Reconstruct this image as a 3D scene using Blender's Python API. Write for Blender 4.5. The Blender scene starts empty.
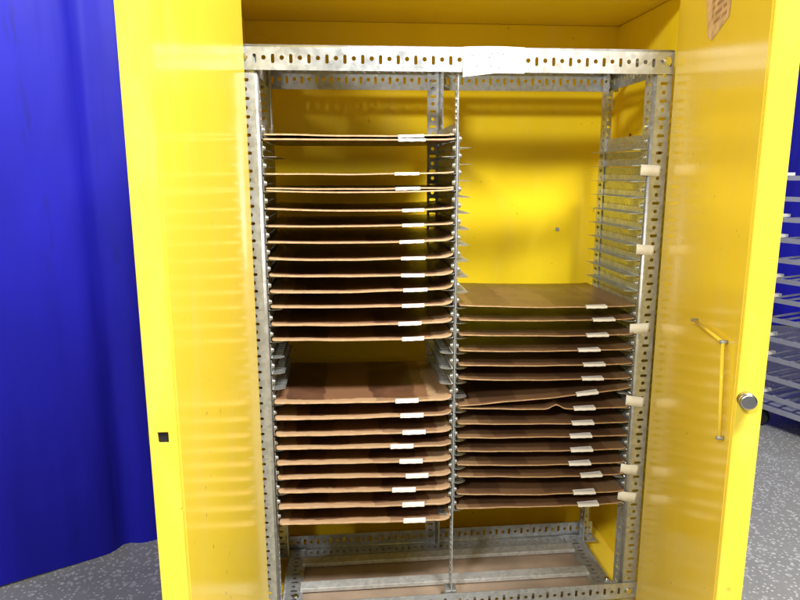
import bpy, bmesh, math, random
from mathutils import Vector, Matrix
random.seed(7)
scene = bpy.context.scene
col = scene.collection
V = Vector

# ------------------------------------------------------------------ helpers
def link(o, parent=None):
    col.objects.link(o)
    if parent is not None: o.parent = parent
    return o

def obj(name, bm, mats, parent=None, smooth=False, loc=None):
    me = bpy.data.meshes.new(name)
    bm.normal_update()
    if smooth:
        for f in bm.faces: f.smooth = True
    bm.to_mesh(me); bm.free()
    for m in (mats if isinstance(mats, (list, tuple)) else [mats]): me.materials.append(m)
    o = bpy.data.objects.new(name, me)
    if loc is not None: o.location = loc
    return link(o, parent)

def empty(name, loc=(0, 0, 0)):
    o = bpy.data.objects.new(name, None); o.location = loc
    o.empty_display_size = 0.05
    return link(o)

def tag(o, label=None, cat=None, group=None, kind=None):
    if label: o['label'] = label
    if cat: o['category'] = cat
    if group: o['group'] = group
    if kind: o['kind'] = kind
    return o

def bevel(o, w=0.002, seg=2):
    m = o.modifiers.new('bevel', 'BEVEL'); m.width = w; m.segments = seg; m.limit_method = 'ANGLE'
    m.angle_limit = math.radians(40)
    return o

def solidify(o, t, off=-1):
    m = o.modifiers.new('thick', 'SOLIDIFY'); m.thickness = t; m.offset = off
    return o

def quad(bm, a, b, c, d, mi=0):
    f = bm.faces.new([bm.verts.new(p) for p in (a, b, c, d)]); f.material_index = mi
    return f

def box(bm, a, b, mi=0, M=None):
    x0, y0, z0 = a; x1, y1, z1 = b
    P = [V((x, y, z)) for x in (x0, x1) for y in (y0, y1) for z in (z0, z1)]
    if M: P = [M @ p for p in P]
    v = [bm.verts.new(p) for p in P]
    for q in ((0, 1, 3, 2), (4, 6, 7, 5), (0, 4, 5, 1), (2, 3, 7, 6), (0, 2, 6, 4), (1, 5, 7, 3)):
        f = bm.faces.new([v[i] for i in q]); f.material_index = mi
    return v

def tube(bm, p0, p1, r, n=16, r1=None, caps=True, mi=0):
    p0 = V(p0); p1 = V(p1); d = (p1 - p0).normalized()
    a = d.orthogonal().normalized(); b = d.cross(a)
    r1 = r if r1 is None else r1
    A = [bm.verts.new(p0 + r * (math.cos(t) * a + math.sin(t) * b)) for t in [2 * math.pi * i / n for i in range(n)]]
    B = [bm.verts.new(p1 + r1 * (math.cos(t) * a + math.sin(t) * b)) for t in [2 * math.pi * i / n for i in range(n)]]
    for i in range(n):
        f = bm.faces.new((A[i], A[(i + 1) % n], B[(i + 1) % n], B[i])); f.smooth = True; f.material_index = mi
    if caps:
        bm.faces.new(A[::-1]).material_index = mi; bm.faces.new(B).material_index = mi

def stadium(cx, cy, w, h, n=16):
    """outline points of a rounded slot of size w x h, n points ccw from angle 0"""
    out = []
    r = min(w, h) / 2
    for i in range(n):
        t = 2 * math.pi * (i + 0.5) / n
        c, s = math.cos(t), math.sin(t)
        x, y = r * c, r * s
        if w > h: x += (w / 2 - r) * (1 if c > 0 else -1)
        if h > w: y += (h / 2 - r) * (1 if s > 0 else -1)
        out.append((cx + x, cy + y))
    return out

def rect_ring(x0, x1, y0, y1, n=16):
    """n = 16 perimeter points ccw matching stadium(); corners included"""
    cx, cy = (x0 + x1) / 2, (y0 + y1) / 2
    pts = []
    per = n // 4
    # start on right side going up: angles -45..45 etc. shifted so that index 0 is just above angle 0
    base = []
    for k in range(per): base.append((x1, y0 + (y1 - y0) * k / per))
    for k in range(per): base.append((x1 + (x0 - x1) * k / per, y1))
    for k in range(per): base.append((x0, y1 + (y0 - y1) * k / per))
    for k in range(per): base.append((x0 + (x1 - x0) * k / per, y0))
    sh = per // 2
    return base[sh:] + base[:sh]

def strip(bm, O, U, A, length, a0, a1, pitch, hole, mi=0, start=0.0):
    """perforated flat strip: runs along U, spans a0..a1 along A; hole(i)->(w along U, h along A, centre frac)"""
    O, U, A = V(O), V(U), V(A)
    n = max(1, round(length / pitch)); p = length / n
    for i in range(n):
        u0, u1 = i * p, (i + 1) * p
        hw, hh, fr = hole(i)
        ring = rect_ring(u0, u1, a0, a1)
        if hw:
            h = stadium((u0 + u1) / 2, a0 + (a1 - a0) * fr, hw, hh)
            R = [bm.verts.new(O + U * x + A * y) for x, y in ring]
            H = [bm.verts.new(O + U * x + A * y) for x, y in h]
            for k in range(16):
                f = bm.faces.new((R[k], R[(k + 1) % 16], H[(k + 1) % 16], H[k])); f.material_index = mi
        else:
            quad(bm, *[O + U * x + A * y for x, y in ((u0, a0), (u1, a0), (u1, a1), (u0, a1))], mi)

def arc(bm, O, U, A, B, length, r, seg=5):
    """rounded corner of an angle iron between flange A (starts at r) and flange B (starts at r)"""
    O, U, A, B = V(O), V(U), V(A), V(B)
    prev = None
    for k in range(seg + 1):
        t = math.pi / 2 * k / seg
        a = r - r * math.sin(t); b = r - r * math.cos(t)
        p = O + A * a + B * b
        cur = (bm.verts.new(p), bm.verts.new(p + U * length))
        if prev:
            f = bm.faces.new((prev[0], prev[1], cur[1], cur[0])); f.smooth = True
        prev = cur

PITCH = 0.0195
def rack_hole(i):
    return (0.0098, 0.0098, 0.46) if i % 2 else (0.0075, 0.0195, 0.5)
def angle_iron(bm, O, U, A, B, length, wa, wb, r=0.006, holeA=rack_hole, holeB=rack_hole):
    strip(bm, O, U, A, length, r, wa, PITCH, holeA)
    strip(bm, O, U, B, length, r, wb, PITCH, holeB)
    arc(bm, O, U, A, B, length, r)

def weld(bm): bmesh.ops.remove_doubles(bm, verts=bm.verts, dist=1e-5); bmesh.ops.recalc_face_normals(bm, faces=bm.faces)

# ------------------------------------------------------------------ materials
class N:
    def __init__(s, name):
        s.m = bpy.data.materials.new(name); s.m.use_nodes = True
        s.t = s.m.node_tree; s.b = s.t.nodes['Principled BSDF']
    def n(s, typ, **kw):
        nd = s.t.nodes.new(typ)
        for k, v in kw.items():
            if k in nd.inputs: nd.inputs[k].default_value = v
            else: setattr(nd, k, v)
        return nd
    def l(s, a, b): s.t.links.new(a, b)
    def set(s, **kw):
        for k, v in kw.items(): s.b.inputs[k.replace('_', ' ')].default_value = v
    def coord(s, scale=(1, 1, 1), kind='Object'):
        tc = s.n('ShaderNodeTexCoord'); mp = s.n('ShaderNodeMapping'); mp.inputs['Scale'].default_value = scale
        s.l(tc.outputs[kind], mp.inputs['Vector']); return mp.outputs['Vector']
    def noise(s, vec, scale, detail=4, rough=0.55):
        nd = s.n('ShaderNodeTexNoise'); nd.inputs['Scale'].default_value = scale
        nd.inputs['Detail'].default_value = detail; nd.inputs['Roughness'].default_value = rough
        s.l(vec, nd.inputs['Vector']); return nd.outputs['Fac']
    def ramp(s, fac, stops):
        r = s.n('ShaderNodeValToRGB'); e = r.color_ramp.elements
        while len(e) > 1: e.remove(e[-1])
        e[0].position, e[0].color = stops[0][0], (*stops[0][1], 1)
        for p, c in stops[1:]:
            x = e.new(p); x.color = (*c, 1)
        s.l(fac, r.inputs['Fac']); return r.outputs['Color']
    def mix(s, fac, a, b, mode='MIX'):
        m = s.n('ShaderNodeMix', data_type='RGBA', blend_type=mode)
        for sock, v in ((m.inputs[0], fac), (m.inputs[6], a), (m.inputs[7], b)):
            if isinstance(v, bpy.types.NodeSocket): s.l(v, sock)
            elif isinstance(v, tuple): sock.default_value = (*v, 1)
            else: sock.default_value = v
        return m.outputs[2]
    def bump(s, h, strength=0.2, dist=0.002):
        b = s.n('ShaderNodeBump'); b.inputs['Strength'].default_value = strength; b.inputs['Distance'].default_value = dist
        s.l(h, b.inputs['Height']); s.l(b.outputs['Normal'], s.b.inputs['Normal'])
    def math(s, op, a, b=0.0, c=None):
        m = s.n('ShaderNodeMath', operation=op)
        for i, v in enumerate((a, b) if c is None else (a, b, c)):
            if isinstance(v, bpy.types.NodeSocket): s.l(v, m.inputs[i])
            else: m.inputs[i].default_value = v
        return m.outputs[0]

def yellow_paint(name, base, rough=0.16, coat=0.5, grime=0.35):
    k = N(name); v = k.coord()
    big = k.noise(v, 3.0, 5); fine = k.noise(v, 55, 3); 
    dirt = k.ramp(big, [(0.35, (1, 1, 1)), (0.75, (0.80, 0.76, 0.62))])
    c = k.mix(grime, base, dirt, 'MULTIPLY')
    # scuffs: thin darker scratches
    sv = k.coord((1.0, 1.0, 6.0)); sc = k.noise(sv, 9, 8, 0.7)
    sm = k.ramp(sc, [(0.66, (0, 0, 0)), (0.72, (1, 1, 1))])
    c = k.mix(k.math('MULTIPLY', sm, 0.35), c, tuple(x * 0.62 for x in base))
    ch = k.math('MULTIPLY', k.ramp(k.noise(v, 60, 2), [(0.735, (0, 0, 0)), (0.75, (1, 1, 1))]), k.ramp(k.noise(v, 5, 3), [(0.45, (0, 0, 0)), (0.6, (1, 1, 1))]))
    c = k.mix(k.math('MULTIPLY', ch, 0.8), c, (0.30, 0.16, 0.04))
    hz = k.noise(k.coord((2.5, 2.5, 0.7)), 4, 6, 0.7)
    c = k.mix(k.math('MULTIPLY', k.ramp(hz, [(0.52, (0, 0, 0)), (0.72, (1, 1, 1))]), 0.16), c, (0.80, 0.66, 0.30))
    k.l(c, k.b.inputs['Base Color'])
    rr = k.ramp(big, [(0.3, (rough,) * 3), (0.8, (rough + 0.08,) * 3)])
    k.l(rr, k.b.inputs['Roughness'])
    k.set(Coat_Weight=coat, Coat_Roughness=0.09, Specular_IOR_Level=0.20)
    k.bump(k.noise(v, 5, 2), 0.06, 0.006)
    return k.m

def galv(name, tint=(0.56, 0.59, 0.62), rough=0.42, metallic=0.75):
    k = N(name); v = k.coord()
    vo = k.n('ShaderNodeTexVoronoi'); vo.inputs['Scale'].default_value = 95; k.l(v, vo.inputs['Vector'])
    sp = k.ramp(vo.outputs['Color'], [(0.0, tuple(x * 0.78 for x in tint)), (1.0, tuple(min(1, x * 1.12) for x in tint))])
    st = k.noise(v, 14, 6, 0.65)
    c = k.mix(k.ramp(st, [(0.5, (0, 0, 0)), (0.78, (0.32,) * 3)]), sp, tuple(x * 0.62 for x in tint))
    k.l(c, k.b.inputs['Base Color'])
    k.l(k.ramp(k.noise(v, 30, 4), [(0.3, (rough - 0.1,) * 3), (0.7, (rough + 0.14,) * 3)]), k.b.inputs['Roughness'])
    k.set(Metallic=metallic)
    k.bump(k.noise(v, 160, 3), 0.12, 0.001)
    return k.m

def board_top(name, base, dark, tan, amount=0.8, band_to=None):
    k = N(name)
    tc = k.n('ShaderNodeTexCoord'); sp = k.n('ShaderNodeSeparateXYZ'); k.l(tc.outputs['Object'], sp.inputs[0])
    oi = k.n('ShaderNodeObjectInfo'); rnd = oi.outputs['Random']
    x = k.math('ADD', sp.outputs['X'], k.math('MULTIPLY', k.math('SUBTRACT', rnd, 0.5), 0.09))
    y = sp.outputs['Y']
    v = tc.outputs['Object']
    off = k.n('ShaderNodeVectorMath', operation='ADD'); k.l(v, off.inputs[0])
    cb = k.n('ShaderNodeCombineXYZ'); 
    for i in range(3): k.l(k.math('MULTIPLY', rnd, 7.0 + i), cb.inputs[i])
    k.l(cb.outputs[0], off.inputs[1]); v = off.outputs[0]
    big = k.noise(v, 6, 5); fibre = k.n('ShaderNodeMapping'); fibre.inputs['Scale'].default_value = (8, 60, 8)
    k.l(v, fibre.inputs[0]); fb = k.noise(fibre.outputs[0], 5, 6, 0.7)
    c = k.mix(k.ramp(big, [(0.3, (0, 0, 0)), (0.75, (1, 1, 1))]), base, tuple(q * 0.72 for q in base))
    c = k.mix(k.math('MULTIPLY', fb, 0.35), c, tuple(q * 1.3 for q in base))
    def band(a, b, soft=0.003):
        lo = k.math('SMOOTHSTEP', x, a, a + soft) if False else None
        m1 = k.n('ShaderNodeMapRange', interpolation_type='SMOOTHSTEP'); k.l(x, m1.inputs['Value'])
        m1.inputs['From Min'].default_value = a; m1.inputs['From Max'].default_value = a + soft
        m2 = k.n('ShaderNodeMapRange', interpolation_type='SMOOTHSTEP'); k.l(x, m2.inputs['Value'])
        m2.inputs['From Min'].default_value = b; m2.inputs['From Max'].default_value = b + soft
        return k.math('SUBTRACT', m1.outputs[0], m2.outputs[0])
    wob = k.math('MULTIPLY', k.math('SUBTRACT', k.noise(v, 14, 3), 0.5), 0.03); x = k.math('ADD', x, wob)
    patch = k.math('ADD', band(0.055, 0.15, 0.006), band(0.262, 0.372, 0.008))
    patch = k.math('MULTIPLY', patch, k.ramp(k.noise(v, 9, 4), [(0.30, (0.35,) * 3), (0.6, (1, 1, 1))]))
    my = k.n('ShaderNodeMapRange', interpolation_type='SMOOTHSTEP'); k.l(y, my.inputs['Value'])
    my.inputs['From Min'].default_value = 0.004; my.inputs['From Max'].default_value = 0.008
    patch = k.math('MULTIPLY', patch, my.outputs[0])
    c = k.mix(k.math('MULTIPLY', patch, amount), c, dark)
    ends = k.math('SUBTRACT', 1.0, band(0.022, 0.405, 0.006))
    c = k.mix(k.math('MULTIPLY', ends, 0.7), c, tan)
    if band_to:  # tan front strip: bare board, with the lit front band painted in too
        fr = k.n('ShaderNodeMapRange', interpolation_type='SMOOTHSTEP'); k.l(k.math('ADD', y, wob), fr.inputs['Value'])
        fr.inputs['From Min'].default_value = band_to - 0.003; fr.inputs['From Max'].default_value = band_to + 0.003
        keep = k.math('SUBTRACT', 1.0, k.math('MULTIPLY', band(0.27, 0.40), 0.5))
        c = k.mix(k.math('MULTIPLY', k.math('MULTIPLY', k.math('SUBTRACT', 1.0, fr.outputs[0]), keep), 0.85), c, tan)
    # chipped pale flecks
    fl = k.ramp(k.noise(v, 70, 2), [(0.70, (0, 0, 0)), (0.74, (1, 1, 1))])
    c = k.mix(k.math('MULTIPLY', fl, 0.5), c, tan)
    k.l(c, k.b.inputs['Base Color'])
    k.l(k.ramp(big, [(0.3, (0.28,) * 3), (0.8, (0.46,) * 3)]), k.b.inputs['Roughness'])
    k.bump(fb, 0.15, 0.001)
    return k.m

def plain(name, c, rough=0.5, metallic=0.0, var=0.15, scale=20, **kw):
    k = N(name); v = k.coord()
    f = k.noise(v, scale, 5)
    k.l(k.mix(k.ramp(f, [(0.3, (0, 0, 0)), (0.75, (1, 1, 1))]), tuple(x * (1 - var) for x in c), tuple(min(1, x * (1 + var)) for x in c)), k.b.inputs['Base Color'])
    k.set(Roughness=rough, Metallic=metallic, **kw)
    return k.m

M_YEL = yellow_paint('yellow_enamel', (0.93, 0.70, 0.060), 0.12, 0.0, 0.35)
M_YELIN = yellow_paint('yellow_interior', (0.90, 0.67, 0.020), 0.34, 0.0, 0.45)
M_GALV = galv('galvanised_steel')
M_GALVD = galv('dull_galvanised_steel', (0.40, 0.42, 0.43), 0.5, 0.7)
M_RUN = galv('runner_steel', (0.50, 0.53, 0.54), 0.38, 0.8)
M_BAR = galv('bright_zinc', (0.62, 0.63, 0.63), 0.45, 0.4)
M_CHROME = plain('bright_steel', (0.75, 0.76, 0.78), 0.22, 1.0, 0.05)
M_KNOB = plain('satin_nickel', (0.55, 0.54, 0.52), 0.32, 1.0, 0.1)
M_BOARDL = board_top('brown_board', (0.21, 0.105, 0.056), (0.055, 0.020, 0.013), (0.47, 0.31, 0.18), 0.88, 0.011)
M_BOARDR = board_top('dark_brown_board', (0.17, 0.092, 0.045), (0.05, 0.022, 0.015), (0.28, 0.17, 0.09), 0.6)
M_EDGE = plain('pale_board_edge', (0.56, 0.39, 0.24), 0.8, 0, 0.25, 60)
M_EDGER = plain('tan_board_edge', (0.46, 0.30, 0.16), 0.8, 0, 0.3, 60)
M_PAPER = plain('white_paper', (0.86, 0.86, 0.86), 0.6, 0, 0.03, 40)
M_TAPE = plain('cream_masking_tape', (0.84, 0.82, 0.74), 0.65, 0, 0.08, 60)
M_INK = plain('faded_ink', (0.20, 0.14, 0.24), 0.7, 0, 0.1)
M_INK2 = plain('mauve_print', (0.45, 0.32, 0.42), 0.7, 0, 0.1)
M_DARK = plain('dark_recess', (0.008, 0.008, 0.008), 0.9, 0, 0.1)
M_PINK = plain('worn_pink_sticker', (0.62, 0.42, 0.20), 0.6, 0, 0.35, 30)
M_WOOD = plain('stained_brown_board', (0.36, 0.27, 0.20), 0.42, 0, 0.3, 7)
M_GREYPL = plain('pale_grey_plastic', (0.30, 0.31, 0.38), 0.35, 0.1, 0.08)
M_BLACKR = plain('black_rubber', (0.015, 0.015, 0.016), 0.6)

# terrazzo
k = N('speckled_floor'); v = k.coord()
vo = k.n('ShaderNodeTexVoronoi'); vo.inputs['Scale'].default_value = 85; k.l(v, vo.inputs['Vector'])
vw = k.n('ShaderNodeTexVoronoi'); vw.inputs['Scale'].default_value = 40; k.l(v, vw.inputs['Vector'])
r1 = k.ramp(vo.outputs['Distance'], [(0.20, (1, 1, 1)), (0.44, (0, 0, 0))])
g1 = k.ramp(vo.outputs['Color'], [(0.44, (0, 0, 0)), (0.5, (1, 1, 1))])
chips = k.math('MULTIPLY', r1, g1)
r2 = k.ramp(vw.outputs['Distance'], [(0.28, (1, 1, 1)), (0.4, (0, 0, 0))])
g2 = k.ramp(vw.outputs['Color'], [(0.55, (0, 0, 0)), (0.6, (1, 1, 1))])
grey = k.mix(k.noise(v, 4, 5), (0.16, 0.16, 0.158), (0.27, 0.27, 0.265))
c = k.mix(k.math('MULTIPLY', k.math('MULTIPLY', r2, g2), 0.8), grey, (0.36, 0.36, 0.38))
c = k.mix(k.math('MULTIPLY', chips, 0.75), c, (0.55, 0.55, 0.57))
k.l(c, k.b.inputs['Base Color']); k.set(Roughness=0.38)
M_FLOOR = k.m

# blue sheet
k = N('blue_tarpaulin'); v = k.coord((1, 1, 0.35))
c = k.mix(k.ramp(k.noise(v, 2.2, 5), [(0.3, (0, 0, 0)), (0.75, (1, 1, 1))]), (0.005, 0.005, 0.25), (0.011, 0.010, 0.46))
wv = k.coord((5, 5, 0.8)); st = k.ramp(k.noise(wv, 2.3, 6, 0.7), [(0.62, (0, 0, 0)), (0.72, (1, 1, 1))])
c = k.mix(k.math('MULTIPLY', st, 0.6), c, (0.006, 0.006, 0.12))
k.l(c, k.b.inputs['Base Color']); k.set(Roughness=0.5, Specular_IOR_Level=0.25)
k.bump(k.noise(k.coord((2.6, 2.6, 0.4)), 1.6, 3, 0.5), 0.6, 0.04)
M_BLUE = k.m

# ------------------------------------------------------------------ dimensions (metres, rack front face at Y = 0)
W = 0.90; FL = 0.053; D = 0.29; ZB = -1.298; GZ = -1.5
XW0, XW1 = -0.075, 0.985       # inner faces of the cabinet side walls
YB = 0.425; ZC = 0.192; ZF = -1.362
DIV = 0.444

# ------------------------------------------------------------------ setting
bm = bmesh.new()
quad(bm, (-12, -12, GZ), (14, -12, GZ), (14, 14, GZ), (-12, 14, GZ))
tag(obj('floor', bm, M_FLOOR), kind='structure')

def curtain(name, p0, p1, z0, z1, amp, seed, fold_at=None):
    bm = bmesh.new(); p0 = V((*p0, 0)); p1 = V((*p1, 0)); d = (p1 - p0); Lc = d.length; d.normalize(); n = V((-d.y, d.x, 0))
    rng = random.Random(seed); ph = [rng.uniform(0, 6.28) for _ in range(6)]
    nu = int(Lc / 0.025); nv = 14; rows = []
    for j in range(nv + 1):
        t = j / nv; row = []
        for i in range(nu + 1):
            s = i * Lc / nu
            a = amp * (0.35 + 0.65 * (1 - t)) if True else amp
            w = math.sin(s * 4.1 + ph[0] + 0.5 * t) * 0.5 + math.sin(s * 9.3 + ph[1] + 0.9 * t) * 0.28 + math.sin(s * 19 + ph[2]) * 0.10 + math.sin(s * 2 + t * 3 + ph[3]) * 0.35
            if fold_at is not None:
                w += 2.0 * math.exp(-((s - fold_at) / 0.035) ** 2) + 0.9 * math.exp(-((s - fold_at - 0.16) / 0.05) ** 2)
            z = z0 + (z1 - z0) * t
            if j == 0: z += 0.006 * math.sin(s * 5 + ph[4])
            row.append(bm.verts.new(p0 + d * s + n * (a * w) + V((0, 0, z))))
        rows.append(row)
    for j in range(nv):
        for i in range(nu):
            bm.faces.new((rows[j][i], rows[j][i + 1], rows[j + 1][i + 1], rows[j + 1][i]))
    return obj(name, bm, M_BLUE, smooth=True)

dl = V((0.427, 0.24, 0)).normalized()
pa = V((-0.917, 0.44, 0)) - dl * 2.2; pb = V((-0.917, 0.44, 0)) + dl * 1.75
o = curtain('curtain', pa[:2], pb[:2], GZ + 0.006, 1.25, 0.018, 3, fold_at=2.2 + 0.385)
tag(o, 'wide royal blue plastic curtain hanging to the floor left of the yellow cabinet', 'curtain')
o = curtain('curtain', (1.6, 4.1), (6.4, 2.9), GZ + 0.01, 1.6, 0.03, 8)
tag(o, 'distant blue curtain behind the pale wheeled rack at the right edge', 'curtain')

# ------------------------------------------------------------------ cabinet
cab = empty('storage_cabinet', (0.455, 0.2, GZ))
tag(cab, 'tall bright yellow steel storage cabinet with both doors standing open', 'cabinet')
def cpart(name, bm, mats, parent=cab, **kw):
    o = obj(name, bm, mats, None, **kw)
    bpy.context.view_layer.update()
    o.parent = parent; o.matrix_parent_inverse = root_inv(parent)
    return o
def root_inv(p):
    m = Matrix.Identity(4); q = p
    chain = []
    while q is not None: chain.append(q); q = q.parent
    W_ = Matrix.Identity(4)
    for q in reversed(chain):
        W_ = W_ @ (q.matrix_parent_inverse if q.parent else Matrix.Identity(4)) @ Matrix.Translation(q.location)
    return W_.inverted()

bm = bmesh.new(); box(bm, (XW0, YB, ZF), (XW1, YB + 0.035, ZC)); 
for xx in (0.20, 0.66): # shallow pressed stiffeners
    pass
back = cpart('back_wall', bm, M_YELIN)
bm = bmesh.new(); tube(bm, (0.829, YB - 0.003, -0.39), (0.829, YB + 0.001, -0.39), 0.006, 12); cpart('screw', bm, M_GALVD)
for s, xa, xb in ((0, XW0 - 0.035, XW0), (1, XW1, XW1 + 0.035)):
    bm = bmesh.new(); box(bm, (xa, -0.012, ZF), (xb, YB + 0.035, ZC)); bevel(cpart('side_wall', bm, M_YELIN), 0.003)
bm = bmesh.new(); box(bm, (XW0 - 0.035, -0.012, ZC + 0.001), (XW1 + 0.035, YB + 0.035, ZC + 0.06))
cpart('top_panel', bm, M_YELIN)
bm = bmesh.new(); box(bm, (XW0 - 0.035, -0.012, ZF - 0.03), (XW1 + 0.035, YB + 0.035, ZF - 0.001)); box(bm, (XW0 - 0.035, -0.014, GZ + 0.05), (XW1 + 0.035, 0.02, ZF - 0.031))
bevel(cpart('bottom_panel', bm, M_YEL), 0.003)
for x in (XW0, XW1 - 0.05):
    for y in (0.03, YB - 0.04):
        bm = bmesh.new(); box(bm, (x, y, GZ), (x + 0.05, y + 0.05, ZF - 0.031)); cpart('foot', bm, M_BLACKR)
# rolled top stiffening lip along the back / ceiling joint
M_RUST = plain('rusty_hole', (0.16, 0.04, 0.01), 0.8)
for y, z in ((0.33, 0.075), (0.12, -0.10), (0.12, -0.17), (0.30, -0.12)):
    bm = bmesh.new(); tube(bm, (XW1 - 0.001, y, z), (XW1 + 0.002, y, z), 0.006, 12); cpart('wall_hole', bm, M_RUST)

DZ0, DZ1 = ZF - 0.06, ZC + 0.05
def door(side, hx, hy, ang, w, name, label):
    # local frame: d = from hinge to free edge, n = outward (away from the inner face)
    s = -1 if side == 'L' else 1
    d = V((-math.sin(ang) if side == 'R' else -math.sin(ang), -math.cos(ang), 0))
    n = V((s * abs(d.y), -s * d.x * (1 if True else 1), 0))
    n = V((d.y, -d.x, 0)) 
    if n.x * s < 0: n = -n
    Mt = Matrix(((d.x, n.x, 0, hx), (d.y, n.y, 0, hy), (0, 0, 1, 0), (0, 0, 0, 1)))
    T = 0.036
    bm = bmesh.new()
    box(bm, (0.0, 0.012, DZ0), (w - 0.004, T, DZ1), 0, Mt)                 # outer tray
    if side == 'L':
        zc = -0.560; hh = 0.0072; n0, n1 = 0.011, 0.0245
        O4 = [bm.verts.new(Mt @ V((w, a, b))) for a, b in ((0, DZ0), (T, DZ0), (T, DZ1), (0, DZ1))]
        I4 = [bm.verts.new(Mt @ V((w, a, b))) for a, b in ((n0, zc - hh), (n1, zc - hh), (n1, zc + hh), (n0, zc + hh))]
        B4 = [bm.verts.new(Mt @ V((w - 0.0040, a, b))) for a, b in ((0, DZ0), (T, DZ0), (T, DZ1), (0, DZ1))]
        J4 = [bm.verts.new(Mt @ V((w - 0.0030, a, b))) for a, b in ((n0, zc - hh), (n1, zc - hh), (n1, zc + hh), (n0, zc + hh))]
        for q in range(4):
            p_ = (q + 1) % 4
            bm.faces.new((O4[q], O4[p_], I4[p_], I4[q])); bm.faces.new((O4[q], B4[q], B4[p_], O4[p_])); bm.faces.new((I4[q], I4[p_], J4[p_], J4[q]))
    else:
        box(bm, (w - 0.004, 0.0, DZ0), (w, T, DZ1), 0, Mt)
    box(bm, (w - 0.010, 0.0, DZ0), (w - 0.0042, 0.0118, DZ1), 0, Mt)
    bmesh.ops.recalc_face_normals(bm, faces=bm.faces)
    dr = cpart('door', bm, M_YEL); bevel(dr, 0.0015)
    if label: dr['label'] = label
    # inner liner, stopping short of the free edge lip
    bm = bmesh.new(); box(bm, (0.002, 0.0, DZ0 + 0.012), (w - 0.0135, 0.010, DZ1 - 0.012), 0, Mt)
    bmesh.ops.recalc_face_normals(bm, faces=bm.faces)
    bevel(cpart('inner_panel', bm, M_YEL, dr), 0.0015)
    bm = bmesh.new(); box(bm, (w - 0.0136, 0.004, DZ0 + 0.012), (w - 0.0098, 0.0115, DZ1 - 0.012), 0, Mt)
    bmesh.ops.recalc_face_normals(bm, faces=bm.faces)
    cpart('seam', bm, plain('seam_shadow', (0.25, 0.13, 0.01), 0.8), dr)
    return dr, Mt, w
a_l = math.radians(1.8)
dL, ML, wL = door('L', -0.025, -0.015, a_l, 0.668, 'door', 'left door with a square black latch hole in its edge')
bm = bmesh.new(); box(bm, (wL - 0.0040, 0.0105, -0.568), (wL - 0.0029, 0.0250, -0.552), 0, ML); bmesh.ops.recalc_face_normals(bm, faces=bm.faces)
cpart('latch_hole', bm, M_DARK, dL)
bm = bmesh.new(); box(bm, (wL - 0.012, 0.0358, -0.569), (wL - 0.001, 0.0372, -0.551), 0, ML); bmesh.ops.recalc_face_normals(bm, faces=bm.faces)
cpart('edge_notch', bm, M_DARK, dL)  # dark slab standing in for the shaded notch in the outer edge
a_r = math.radians(17.2)
dR, MR, wR = door('R', 0.94, -0.015, a_r, 0.672, 'door', 'right door with round steel knob and latch rod')
bm = bmesh.new()
kz = -0.541; kn = 0.0105
def mp(M, a): return M @ V(a)
tube(bm, mp(MR, (wR - 0.001, kn, kz)), mp(MR, (wR + 0.006, kn, kz)), 0.0095, 24)
tube(bm, mp(MR, (wR + 0.006, kn, kz)), mp(MR, (wR + 0.020, kn, kz)), 0.0120, 28)
tube(bm, mp(MR, (wR + 0.020, kn, kz)), mp(MR, (wR + 0.022, kn, kz)), 0.0120, 28, 0.0095)
cpart('knob', bm, M_KNOB, dR)
bm = bmesh.new()
pts = [(0.409, -0.007, -0.485), (0.605, -0.007, -0.476), (0.632, -0.007, -0.621)]
for a, b in zip(pts, pts[1:]): tube(bm, mp(MR, a), mp(MR, b), 0.0027, 10)
cpart('latch_rod', bm, M_YEL, dR)
for a in pts:
    bm = bmesh.new(); tube(bm, mp(MR, (a[0], 0.001, a[2])), mp(MR, (a[0], -0.0115, a[2])), 0.0030, 10)
    cpart('rod_pin', bm, M_GALVD, dR)
bm = bmesh.new()
f = bm.faces.new([bm.verts.new(mp(MR, q)) for q in ((0.262, -0.0008, 0.11), (0.300, -0.0008, 0.022), (0.335, -0.0008, 0.010), (0.445, -0.0008, 0.028), (0.455, -0.0008, 0.11))])
cpart('sticker', bm, M_PINK, dR)
bm = bmesh.new()
for i in range(5):
    z = 0.036 + i * 0.013
    for j in range(9):
        if (i * 7 + j * 3) % 5 == 0: continue
        a = 0.33 + j * 0.011 - i * 0.002
        v4 = [(a, z), (a + 0.007, z + 0.001), (a + 0.007, z + 0.006), (a, z + 0.005)]
        bm.faces.new([bm.verts.new(mp(MR, (x, -0.0016, zz))) for x, zz in v4])
cpart('print', bm, plain('faded_red_print', (0.55, 0.26, 0.12), 0.7, 0, 0.3), dR)
# hinges
for (dd_, Mx) in ((dL, ML), (dR, MR)):
    for z in (-1.15, -0.6, 0.0):
        bm = bmesh.new(); tube(bm, mp(Mx, (-0.004, 0.037, z - 0.04)), mp(Mx, (-0.004, 0.037, z + 0.04)), 0.006, 14)
        cpart('hinge', bm, M_GALVD, dd_)

# ------------------------------------------------------------------ slotted angle rack
rack = empty('slotted_steel_rack', (0.45, 0.15, ZF))
tag(rack, 'galvanised slotted angle rack with two bays of shelf runners inside the cabinet', 'rack')
T2 = 0.0022
def rpart(name, bm, mat=M_GALV, thick=T2, off=0, parent=None):
    weld(bm)
    o = cpart(name, bm, mat, parent or rack)
    if thick: solidify(o, thick, off)
    return o
X, Y, Z = V((1, 0, 0)), V((0, 1, 0)), V((0, 0, 1))
zlo, zhi = ZF + 0.006, 0.048
hp = lambda i: (0.0095, 0.0095, 0.5) if i % 2 else (0.0072, 0.018, 0.5)
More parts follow.
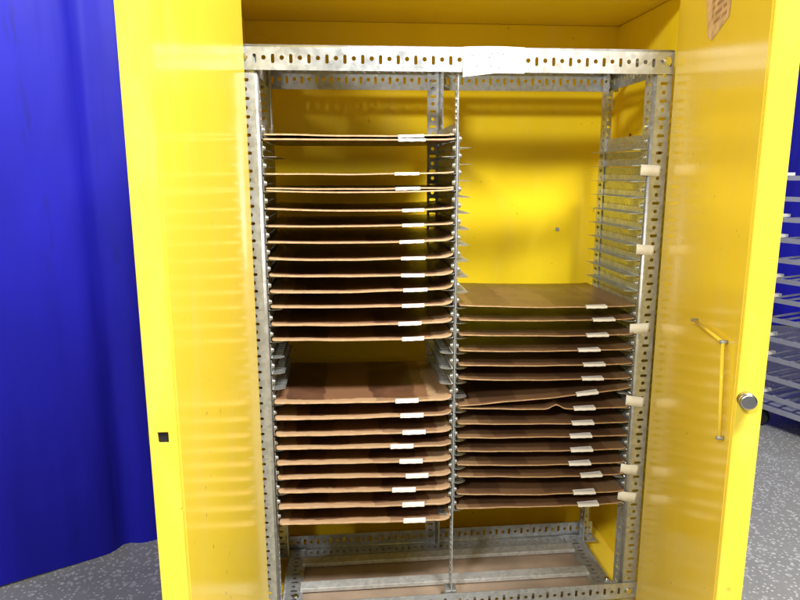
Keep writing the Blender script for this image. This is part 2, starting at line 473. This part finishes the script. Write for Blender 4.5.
# posts: corner at the inner side, one flange out to the side, one running back
def post(x, y, ax, by, wa=0.042, wb=0.042, m=M_GALV):
    bm = bmesh.new(); angle_iron(bm, (x, y, zlo), Z, V((ax, 0, 0)), V((0, by, 0)), zhi - zlo, wa, wb, 0.006, hp, hp)
    return rpart('post', bm, m)
post(0.0, 0.0, -1, 1, 0.050, 0.042)
post(W, 0.0, 1, 1, 0.042, 0.042)
post(0.002, D, -1, -1)
post(W - 0.006, D, 1, -1, 0.03)
post(DIV + 0.004, D, -1, -1, 0.036, 0.042)
# front divider: narrow perforated angle seen edge on
bm = bmesh.new()
strip(bm, (DIV, 0.002, ZB - 0.02), Z, Y, 1.317, 0.0, 0.034, 0.0145, lambda i: (0.0088, 0.020, 0.45))
rpart('divider', bm, M_GALV, 0.003)
bm = bmesh.new(); box(bm, (DIV - 0.016, 0.002, ZB - 0.016), (DIV + 0.014, 0.036, ZB + 0.003)); o = rpart('divider_foot', bm, M_GALV, 0); bevel(o, 0.002)
bm = bmesh.new(); tube(bm, (DIV, 0.001, ZB - 0.007), (DIV, -0.0005, ZB - 0.007), 0.004, 12); cpart('screw', bm, M_DARK, rack)

# beams
def beam(name, O, U, A, B, L, wa=FL, wb=0.035, m=M_GALV, hA=rack_hole, hB=rack_hole):
    bm = bmesh.new(); angle_iron(bm, O, U, A, B, L, wa, wb, 0.005, hA, hB); return rpart(name, bm, m)
LB = W + FL * 2 - 0.008
beam('top_beam', (-FL, -0.0045, FL), X, -Z, Y, LB - 0.003)
beam('top_beam', (-0.045, D + 0.005, 0.048), X, -Z, -Y, LB - 0.012, 0.052, 0.03, M_GALVD)
beam('top_beam', (-0.007, 0.01, 0.043), Y, -Z, -X, D - 0.02, 0.044, 0.02, M_GALVD)
beam('top_beam', (W + 0.012, 0.01, 0.043), Y, -Z, -X, D - 0.02, 0.046, 0.03, M_GALVD)
# base frame: upright flange on the outside, flat flange inwards
beam('base_beam', (-FL, -0.0045, ZB - 0.050), X, Z, Y, LB, 0.050, 0.028)
beam('base_beam', (-0.04, D + 0.006, ZB - 0.036), X, Z, -Y, LB - 0.02, 0.044, 0.042)
beam('base_beam', (0.0, 0.04, ZB - 0.030), Y, X, -Z, D - 0.045, 0.052, 0.018)
beam('base_beam', (W - 0.002, 0.04, ZB - 0.030), Y, -X, -Z, D - 0.045, 0.058, 0.018)
for y in (0.082, 0.198):
    bm = bmesh.new(); box(bm, (0.045, y, ZB - 0.034), (W - 0.050, y + 0.034, ZB - 0.022)); bevel(rpart('cross_bar', bm, M_BAR, 0), 0.002)
bm = bmesh.new(); box(bm, (0.0, 0.03, ZB - 0.047), (W, D - 0.002, ZB - 0.0375)); rpart('base_board', bm, M_WOOD, 0)
# bolts at the frame corners
def bolt(x, y, z, ax, r=0.0065, h=0.005):
    bm = bmesh.new(); p = V((x, y, z)); a = V(ax)
    tube(bm, p, p + a * 0.0015, r * 1.25, 18); tube(bm, p + a * 0.0015, p + a * h, r, 6)
    cpart('bolt', bm, M_CHROME, rack)
bolt(-0.028, -0.0058, 0.026, -Y); bolt(W + 0.026, -0.0058, 0.028, -Y, 0.008)
bolt(W + 0.022, -0.0058, ZB - 0.022, -Y); bolt(W - 0.012, 0.055, ZB - 0.028, Z, 0.007)
bolt(W - 0.001, 0.022, 0.012, -X); bolt(W - 0.001, D - 0.02, -0.005, -X)
bolt(0.001, 0.02, -0.118, X, 0.006); bolt(W - 0.002, 0.022, -0.115, -X, 0.006)
bolt(0.035, 0.06, ZB - 0.028, Z, 0.007)

# runners (one mesh for each hand, copied)
RL = D - 0.008
def runner_mesh(hand):
    """profile: flange up against the post, flange inwards under the sheet, rounded front lip"""
    bm = bmesh.new()
    h = V((hand, 0, 0)); O = V((0, 0.003, 0))
    strip(bm, O, Y, Z, RL, 0.002, 0.0345, 0.0125, lambda i: (0.0062, 0.0036, 0.45))
    strip(bm, O, Y, h, RL - 0.012, 0.002, 0.030, 0.0115, lambda i: (0.0038, 0.019, 0.5), start=0)
    arc(bm, O, Y, Z, h, RL, 0.002, 3)
    for v_ in bm.verts:                       # round the front lip of the flat flange
        a = v_.co.x * hand
        if a > 0.003 and v_.co.y < 0.03: v_.co.y += 0.012 * (a / 0.030) ** 3
    weld(bm)
    c = V((0, 0.010, 0.019))
    tube(bm, c, c + h * 0.0035, 0.0062, 12); tube(bm, c + h * 0.0035, c + h * 0.0065, 0.0045, 6)
    me = bpy.data.meshes.new('runner'); bm.to_mesh(me); bm.free(); me.materials.append(M_RUN)
    return me
Z0, DZ = -0.1408, 0.0390
me_p, me_n = runner_mesh(1), runner_mesh(-1)
def place_runner(me, x, z):
    o = bpy.data.objects.new('runner', me)
    link(o); o.parent = rack; o.matrix_parent_inverse = root_inv(rack)
    o.location = (x, 0, z); solidify(o, 0.0014, 0)
levL = [Z0 - kk * DZ for kk in range(25)]
levR = [-0.5365 + 0.0377 * 10 - i * 0.0377 for i in range(25)]
for z in levL:
    place_runner(me_p, 0.0035, z - 0.004); place_runner(me_n, DIV - 0.0035, z - 0.004)
for z in levR:
    place_runner(me_p, DIV + 0.0035, z - 0.004); place_runner(me_n, W - 0.0035, z - 0.008)

# masking tape tags wrapped on the right post
for i, (z, w0, w1, h, tl) in enumerate(((-0.216, -0.017, 0.030, 0.025, 0.02), (-0.404, -0.015, 0.028, 0.024, 0.03), (-0.600, -0.018, 0.030, 0.025, -0.02), (-0.788, -0.016, 0.030, 0.026, 0.05), (-0.973, -0.018, 0.028, 0.026, 0.04), (-1.049, -0.020, 0.028, 0.026, 0.06))):
    bm = bmesh.new(); 
    n = 8; prev = None
    for j in range(n + 1):
        s = w0 + (w1 - w0) * j / n
        y = -0.0016 + (max(0, -s - 0.004) * 0.35 if s < -0.004 else 0.0)
        jit = random.uniform(-.0008, .0008) if j in (0, n) else 0
        zz = z + s * tl * -3
        cur = (bm.verts.new((W + s + jit, y, zz - h / 2)), bm.verts.new((W + s - jit, y, zz + h / 2)))
        if prev: bm.faces.new((prev[0], cur[0], cur[1], prev[1])).smooth = True
        prev = cur
    o = cpart('tape_tag', bm, M_TAPE, rack); solidify(o, 0.0005, 1)

# hand written paper label on the top beam
bm = bmesh.new()
xa, xb = 0.452, 0.592
n = 16; rows = []
for j in range(n + 1):
    t = j / n; x = xa + (xb - xa) * t
    top = FL + 0.002 * math.sin(t * 3.1); bot = -0.002 - 0.009 * max(0, 1 - t * 1.9)
    rows.append([bm.verts.new((x, -0.0072 - (0.0 if q else 0.003 * max(0, 1 - t * 1.9)), top + (bot - top) * (1 - q))) for q in (1, 0)])
for a, b in zip(rows, rows[1:]): bm.faces.new((a[0], a[1], b[1], b[0])).smooth = True
pl = cpart('paper_label', bm, plain('yellowed_paper', (0.72, 0.71, 0.67), 0.6, 0, 0.05, 30), rack)
pl['label'] = 'white paper label with two lines of faint handwriting'
bm = bmesh.new(); rng = random.Random(5)
for ly, x0, x1 in ((0.038, xa + 0.012, xb - 0.030), (0.012, xa + 0.028, xb - 0.045)):
    x = x0
    while x < x1:
        if rng.random() < 0.2: x += 0.005; continue
        for s_ in range(2):
            a = V((x + rng.uniform(0, .004), 0, ly + rng.uniform(-.004, .004))); b = a + V((rng.uniform(-.003, .004), 0, rng.uniform(-.006, .006)))
            dd = (b - a); dd = dd.normalized() if dd.length > 1e-4 else X; pn = V((-dd.z, 0, dd.x)) * 0.0008
            quad(bm, *[V((q.x, -0.0112, q.z)) for q in (a - pn, b - pn, b + pn, a + pn)])
        x += 0.006
cpart('handwriting', bm, M_INK, pl)

# ------------------------------------------------------------------ brown boards on the runners
def board(x0, x1, zl, zr, sag, yf, depth, lab, mats, thick, curl=0.0, bump=None, labtilt=0.0, rear_same=True, wav=0.0012, seed=0, labdeep=0.014):
    rng = random.Random(seed); ph = rng.uniform(0, 6.28); ph2 = rng.uniform(0, 6.28)
    w = x1 - x0
    zc0 = (zl + zr) / 2
    def fz(s, y):
        z = zl + (zr - zl) * s - sag * 4 * s * (1 - s)
        z += wav * (math.sin(s * 7 + ph) + 0.5 * math.sin(s * 17 + ph2)) * max(0, 1 - y / 0.25)
        if curl: 
            e = max(0.0, (s - 0.94) / 0.06); z += curl * e * e
        if bump:
            z += bump[1] * math.exp(-((s - bump[0]) / 0.035) ** 2) * max(0, 1 - y / 0.12)
        # towards the rear the board settles level on its runners
        return z
    xs = [0, .004, .01, .02, .035] + [0.035 + 0.93 * i / 44 for i in range(1, 44)] + [.965, .98, .99, .996, 1.0]
    ys = [0, .004, .012, .03, .08, .16, .24, depth]
    R = rng.uniform(0.004, 0.009)
    bm = bmesh.new(); top = []; bot = []
    for s in xs:
        dx = min(s, 1 - s) * w
        fy = R - math.sqrt(max(0, R * R - (R - dx) ** 2)) if dx < R else 0
        fy += 0.0007 * math.sin(s * 31 + ph)
        tr, br = [], []
        for y in ys:
            yy = yf + (fy + y if y < 0.03 else y)
            z = fz(s, y) - zc0
            tr.append(bm.verts.new((s * w, yy, z + thick / 2))); br.append(bm.verts.new((s * w, yy, z - thick / 2)))
        top.append(tr); bot.append(br)
    n = len(xs); m = len(ys)
    for i in range(n - 1):
        for j in range(m - 1):
            f = bm.faces.new((top[i][j], top[i + 1][j], top[i + 1][j + 1], top[i][j + 1])); f.smooth = True
            f = bm.faces.new((bot[i][j], bot[i][j + 1], bot[i + 1][j + 1], bot[i + 1][j])); f.smooth = True
        f = bm.faces.new((bot[i][0], bot[i + 1][0], top[i + 1][0], top[i][0])); f.material_index = 1
        f = bm.faces.new((bot[i + 1][-1], bot[i][-1], top[i][-1], top[i + 1][-1])); f.material_index = 1
    for i in (0, n - 1):
        for j in range(m - 1):
            q = (top[i][j], top[i][j + 1], bot[i][j + 1], bot[i][j])
            f = bm.faces.new(q if i == 0 else q[::-1]); f.material_index = 1
    o = obj('shelf_board', bm, mats, None, loc=(x0, 0, zc0))
    # paper label folded over the front edge
    if lab:
        bm = bmesh.new(); l0, l1 = lab; prev = None; nn = 8
        for i in range(nn + 1):
            x = l0 + (l1 - l0) * i / nn; s = (x - x0) / w
            z = fz(s, 0) - zc0; lx = x - x0
            t = thick / 2
            dip = 0.0022 + 0.0004 * math.sin(i * 2 + ph)
            sk = labtilt * (i / nn - .5) * 0.02
            P = [(lx, yf - 0.0016, z - t - dip), (lx, yf - 0.0016, z + t + 0.0003), (lx, yf + 0.001, z + t + 0.0007), (lx + 0.002, yf + labdeep + sk, fz(s, labdeep) - zc0 + t + 0.0007)]
            cur = [bm.verts.new(p) for p in P]
            if prev:
                for q in range(3): bm.faces.new((prev[q], cur[q], cur[q + 1], prev[q + 1]))
            prev = cur
        lo = obj('paper_tag', bm, M_PAPER, o); solidify(lo, 0.0003, 1)
        if labdeep > 0.012:                    # a line of tiny print along the flap
            bm = bmesh.new(); x = l0 + 0.006
            while x < l1 - 0.008:
                wd_ = rng.uniform(0.0015, 0.0035); s = (x - x0) / w; zz = fz(s, 0.01) - zc0 + thick / 2 + 0.0014
                a, b = yf + 0.0065, yf + 0.0095 + rng.uniform(-.0008, .0008)
                quad(bm, (x - x0, a, zz), (x - x0 + wd_, a, zz), (x - x0 + wd_, b, zz), (x - x0, b, zz)); x += wd_ + 0.0012
            obj('print', bm, M_INK2, lo)
    return o

LZ = [(-0.136, -0.137), (-0.146, -0.146), (-0.222, -0.221), (-0.2545, -0.255), (-0.2585, -0.259), (-0.299, -0.301), (-0.339, -0.337), (-0.375, -0.375), (-0.413, -0.414), (-0.451, -0.455), (-0.49, -0.489), (-0.526, -0.528), (-0.569, -0.572), (-0.606, -0.61), (-0.759, -0.764), (-0.801, -0.804), (-0.842, -0.848), (-0.877, -0.885), (-0.916, -0.925), (-0.955, -0.965), (-0.992, -1.003), (-1.034, -1.042), (-1.076, -1.086)]
LL = [(0.307, 0.366), (0.307, 0.369), (0.299, 0.355), (0.301, 0.358), None, (0.316, 0.367), (0.316, 0.367), (0.309, 0.367), (0.313, 0.37), (0.313, 0.368), (0.318, 0.375), (0.315, 0.368), (0.306, 0.361), (0.315, 0.368), (0.298, 0.354), (0.31, 0.367), (0.315, 0.372), (0.285, 0.342), (0.307, 0.365), (0.323, 0.38), (0.289, 0.348), (0.314, 0.37), (0.317, 0.373)]
SAGL = [.002, .001, .001, .001, .006, .007, .003, .004, .006, .005, .005, .004, .003, .003, .003, .002, .002, .001, .001, .001, .001, .001, .0015]
NL = ['uppermost brown board of the left bay, lying directly on a second board',
 'brown board pressed right beneath the uppermost board of the left bay',
 'thin brown board third from the top in the left bay, below the first gap',
 'brown board fourth in the left bay, resting on a sagging untagged board',
 'sagging brown board without a white tag, fifth from the top in the left bay',
 'deeply sagging thin board sixth from the top in the left bay',
 'seventh board from the top in the left bay, its right end higher',
 'eighth board from the top in the left bay, white tag at right',
 'ninth board from the top in the left bay, gently sagging',
 'tenth board from the top in the left bay, bowed in the middle',
 'eleventh board from the top in the left bay, with tag furthest right of its neighbours',
 'twelfth board from the top in the left bay, third above the wide gap',
 'brown board second above the wide empty gap in the left bay',
 'brown board right above the wide empty gap in the left bay',
 'brown board with dark patches on top, first below the wide gap in the left bay',
 'second brown board below the wide gap in the left bay',
 'third brown board below the wide gap in the left bay',
 'fourth board below the wide gap in the left bay, tag set well to the left',
 'fifth brown board below the wide gap, left bay, tan right end',
 'fourth board from the bottom of the left bay, tag set furthest right',
 'third board from the bottom of the left bay, tag set left',
 'second board from the bottom of the left bay',
 'lowest tan edged board of the left bay, above the bare base frame']
GL = 'brown boards stacked on runners in the left bay'
for i, (zl, zr) in enumerate(LZ):
    low = i >= 14
    th = 0.0032 if i < 9 else 0.0034 if not low else 0.0038
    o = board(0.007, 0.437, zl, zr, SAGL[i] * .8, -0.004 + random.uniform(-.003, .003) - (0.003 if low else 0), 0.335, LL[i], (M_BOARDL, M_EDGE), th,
              curl=(0.007 if i >= 7 else 0.002), seed=i + 1, wav=random.choice((0.0002, 0.0004, 0.0007)), labdeep=0.010)  # stronger curl stands in for light reaching the right ends
    tag(o, NL[i], 'board', GL)

RZ = [(-0.532, -0.543), (-0.567, -0.575), (-0.604, -0.613), (-0.643, -0.651), (-0.679, -0.689), (-0.715, -0.727), (-0.785, -0.753), (-0.791, -0.804), (-0.83, -0.843), (-0.867, -0.878), (-0.904, -0.916), (-0.941, -0.954), (-0.972, -0.986), (-1.019, -1.033), (-1.059, -1.066)]
RLb = [(0.766, 0.819), (0.785, 0.841), (0.77, 0.826), (0.751, 0.807), (0.766, 0.822), (0.765, 0.82), (0.752, 0.808), (0.748, 0.804), (0.745, 0.802), (0.742, 0.799), (0.746, 0.804), (0.743, 0.801), (0.775, 0.832), (0.757, 0.816), (0.772, 0.828)]
NR = ['topmost board of the right bay, its whole glossy brown top in view',
 'second board from the top of the right bay, tag set furthest right',
 'third board from the top of the right bay',
 'fourth board from the top of the right bay, tag set to the left',
 'fifth dark brown board from the top of the right bay',
 'sixth board of the right bay, last one above the tilted board',
 'tilted dark board in the right bay, its right end one runner higher',
 'board with a small hump in its front edge, just beneath the tilted board',
 'ninth board from the top of the right bay, second below the tilted board',
 'tenth dark brown board from the top of the right bay',
 'eleventh dark brown board from the top of the right bay',
 'fourth board from the bottom of the right bay',
 'third board from the bottom of the right bay, curling up at its left end',
 'second board from the bottom of the right bay',
 'lowest brown board of the right bay, its front edge rising to the right']
GR = 'brown boards stacked on runners in the right bay'
for i, (zl, zr) in enumerate(RZ):
    o = board(0.454, 0.893, zl, zr, 0.0035 if i not in (6,) else 0.002, -0.002 + random.uniform(-.003, .002), 0.335, RLb[i], (M_BOARDR, M_EDGER), 0.0026,
              curl=0.002, bump=((0.565, 0.012) if i == 7 else None), seed=60 + i, wav=random.choice((0.0003, 0.0005, 0.0009)), labtilt=0.3, labdeep=0.017)
    tag(o, NR[i], 'board', GR)

# ------------------------------------------------------------------ pale wheeled rack at the right
cart = empty('wheeled_rack', (2.75, 1.75, GZ))
tag(cart, 'pale grey wheeled tray rack standing in front of the distant blue curtain', 'rack')
A0 = V((2.26, 1.53, 0)); du = V((0.36, -0.93, 0)).normalized(); dv = V((0.93, 0.36, 0)).normalized()
Lc, Dc = 1.0, 0.5
MC = Matrix(((du.x, dv.x, 0, A0.x), (du.y, dv.y, 0, A0.y), (0, 0, 1, 0), (0, 0, 0, 1)))
for u_ in (0, 0.34, Lc):
    for v_ in (0, Dc):
        bm = bmesh.new(); box(bm, (u_, v_, GZ + 0.12), (u_ + 0.03, v_ + 0.03, -0.10), 0, MC); bmesh.ops.recalc_face_normals(bm, faces=bm.faces)
        cpart('post', bm, M_GREYPL, cart)
for i in range(12):
    z = GZ + 0.16 + i * 0.098
    bm = bmesh.new(); box(bm, (-0.01, -0.012, z), (Lc + 0.03, -0.003, z + 0.022), 0, MC); box(bm, (-0.01, Dc + 0.031, z), (Lc + 0.03, Dc + 0.04, z + 0.022), 0, MC)
    for j in range(14): box(bm, (0.035 + j * 0.07, -0.0029, z + 0.006), (0.045 + j * 0.07, Dc + 0.0305, z + 0.014), 0, MC)
    bmesh.ops.recalc_face_normals(bm, faces=bm.faces)
    cpart('tray_shelf', bm, M_GREYPL, cart)
    if i % 3 != 1:
        for j in range(3):
            bm = bmesh.new(); box(bm, (0.04 + j * 0.31, -0.014, z + 0.0225), (0.075 + j * 0.31, 0.06, z + 0.036), 0, MC); bmesh.ops.recalc_face_normals(bm, faces=bm.faces)
            cpart('clip', bm, M_TAPE, cart)
bm = bmesh.new(); box(bm, (0.031, Dc + 0.005, GZ + 0.16), (Lc - 0.001, Dc + 0.012, -0.80), 0, MC); bmesh.ops.recalc_face_normals(bm, faces=bm.faces); cpart('back_sheet', bm, M_GREYPL, cart)
bm = bmesh.new(); box(bm, (-0.01, -0.01, GZ + 0.10), (Lc + 0.04, Dc + 0.04, GZ + 0.12), 0, MC); bmesh.ops.recalc_face_normals(bm, faces=bm.faces); cpart('base_tray', bm, M_GREYPL, cart)
for u_ in (0.05, Lc - 0.03):
    for v_ in (0.03, Dc - 0.01):
        bm = bmesh.new(); c = MC @ V((u_, v_, GZ + 0.046)); tube(bm, c - dv * 0.015, c + dv * 0.015, 0.044, 20)
        w_ = cpart('castor', bm, M_BLACKR, cart)
        bm = bmesh.new(); box(bm, (u_ - 0.02, v_ - 0.022, GZ + 0.05), (u_ + 0.02, v_ - 0.017, GZ + 0.10), 0, MC); box(bm, (u_ - 0.02, v_ + 0.017, GZ + 0.05), (u_ + 0.02, v_ + 0.022, GZ + 0.10), 0, MC); bmesh.ops.recalc_face_normals(bm, faces=bm.faces)
        cpart('fork', bm, M_CHROME, w_)

# ------------------------------------------------------------------ light
def area(name, loc, target, size, size_y, power, colr):
    L = bpy.data.lights.new(name, 'AREA'); L.shape = 'RECTANGLE'; L.size = size; L.size_y = size_y; L.energy = power; L.color = colr
    o = bpy.data.objects.new(name, L); o.location = loc
    o.rotation_euler = (V(target) - V(loc)).to_track_quat('-Z', 'Y').to_euler(); col.objects.link(o); return o
area('ceiling_lamp', (1.2, -1.8, 2.1), (0.35, 0.0, -0.6), 1.3, 0.3, 265, (1.0, 0.98, 0.94))
area('room_lamp', (-1.5, -3.1, 1.45), (0.7, 0.3, -0.35), 0.8, 0.3, 120, (1.0, 0.98, 0.95))
area('hall_fill', (-1.75, -0.9, 1.35), (-1.3, 0.3, 0.2), 0.6, 0.4, 14, (1.0, 0.98, 0.96))  # unseen fill added so the left curtain fades from its top downwards
area('hall_fill', (2.9, 0.2, 2.6), (2.8, 1.6, -1.0), 1.2, 0.6, 55, (1.0, 0.98, 0.96))  # unseen fill over the wheeled rack and distant curtain
wd = bpy.data.worlds.new('World'); scene.world = wd; wd.use_nodes = True
bg = wd.node_tree.nodes['Background']; bg.inputs['Color'].default_value = (0.80, 0.85, 0.92, 1); bg.inputs['Strength'].default_value = 0.13

# ------------------------------------------------------------------ camera
cd = bpy.data.cameras.new('camera'); co = bpy.data.objects.new('camera', cd); col.objects.link(co)
f = V((0.08862701, 0.97743332, -0.19175339)); r = V((0.99585625, -0.09089099, -0.00302536)); u = V((0.02038575, 0.19069068, 0.98143848))
co.matrix_world = Matrix(((r.x, u.x, -f.x, 0.17341682), (r.y, u.y, -f.y, -1.51354151), (r.z, u.z, -f.z, -0.21899181), (0, 0, 0, 1)))
cd.sensor_width = 36; cd.lens = 29.41; cd.clip_start = 0.02; cd.clip_end = 200
scene.camera = co
scene.view_settings.view_transform = 'Standard'; scene.view_settings.look = 'None'; scene.view_settings.exposure = 0
scene.render.engine = 'CYCLES'
scene.cycles.max_bounces = 8
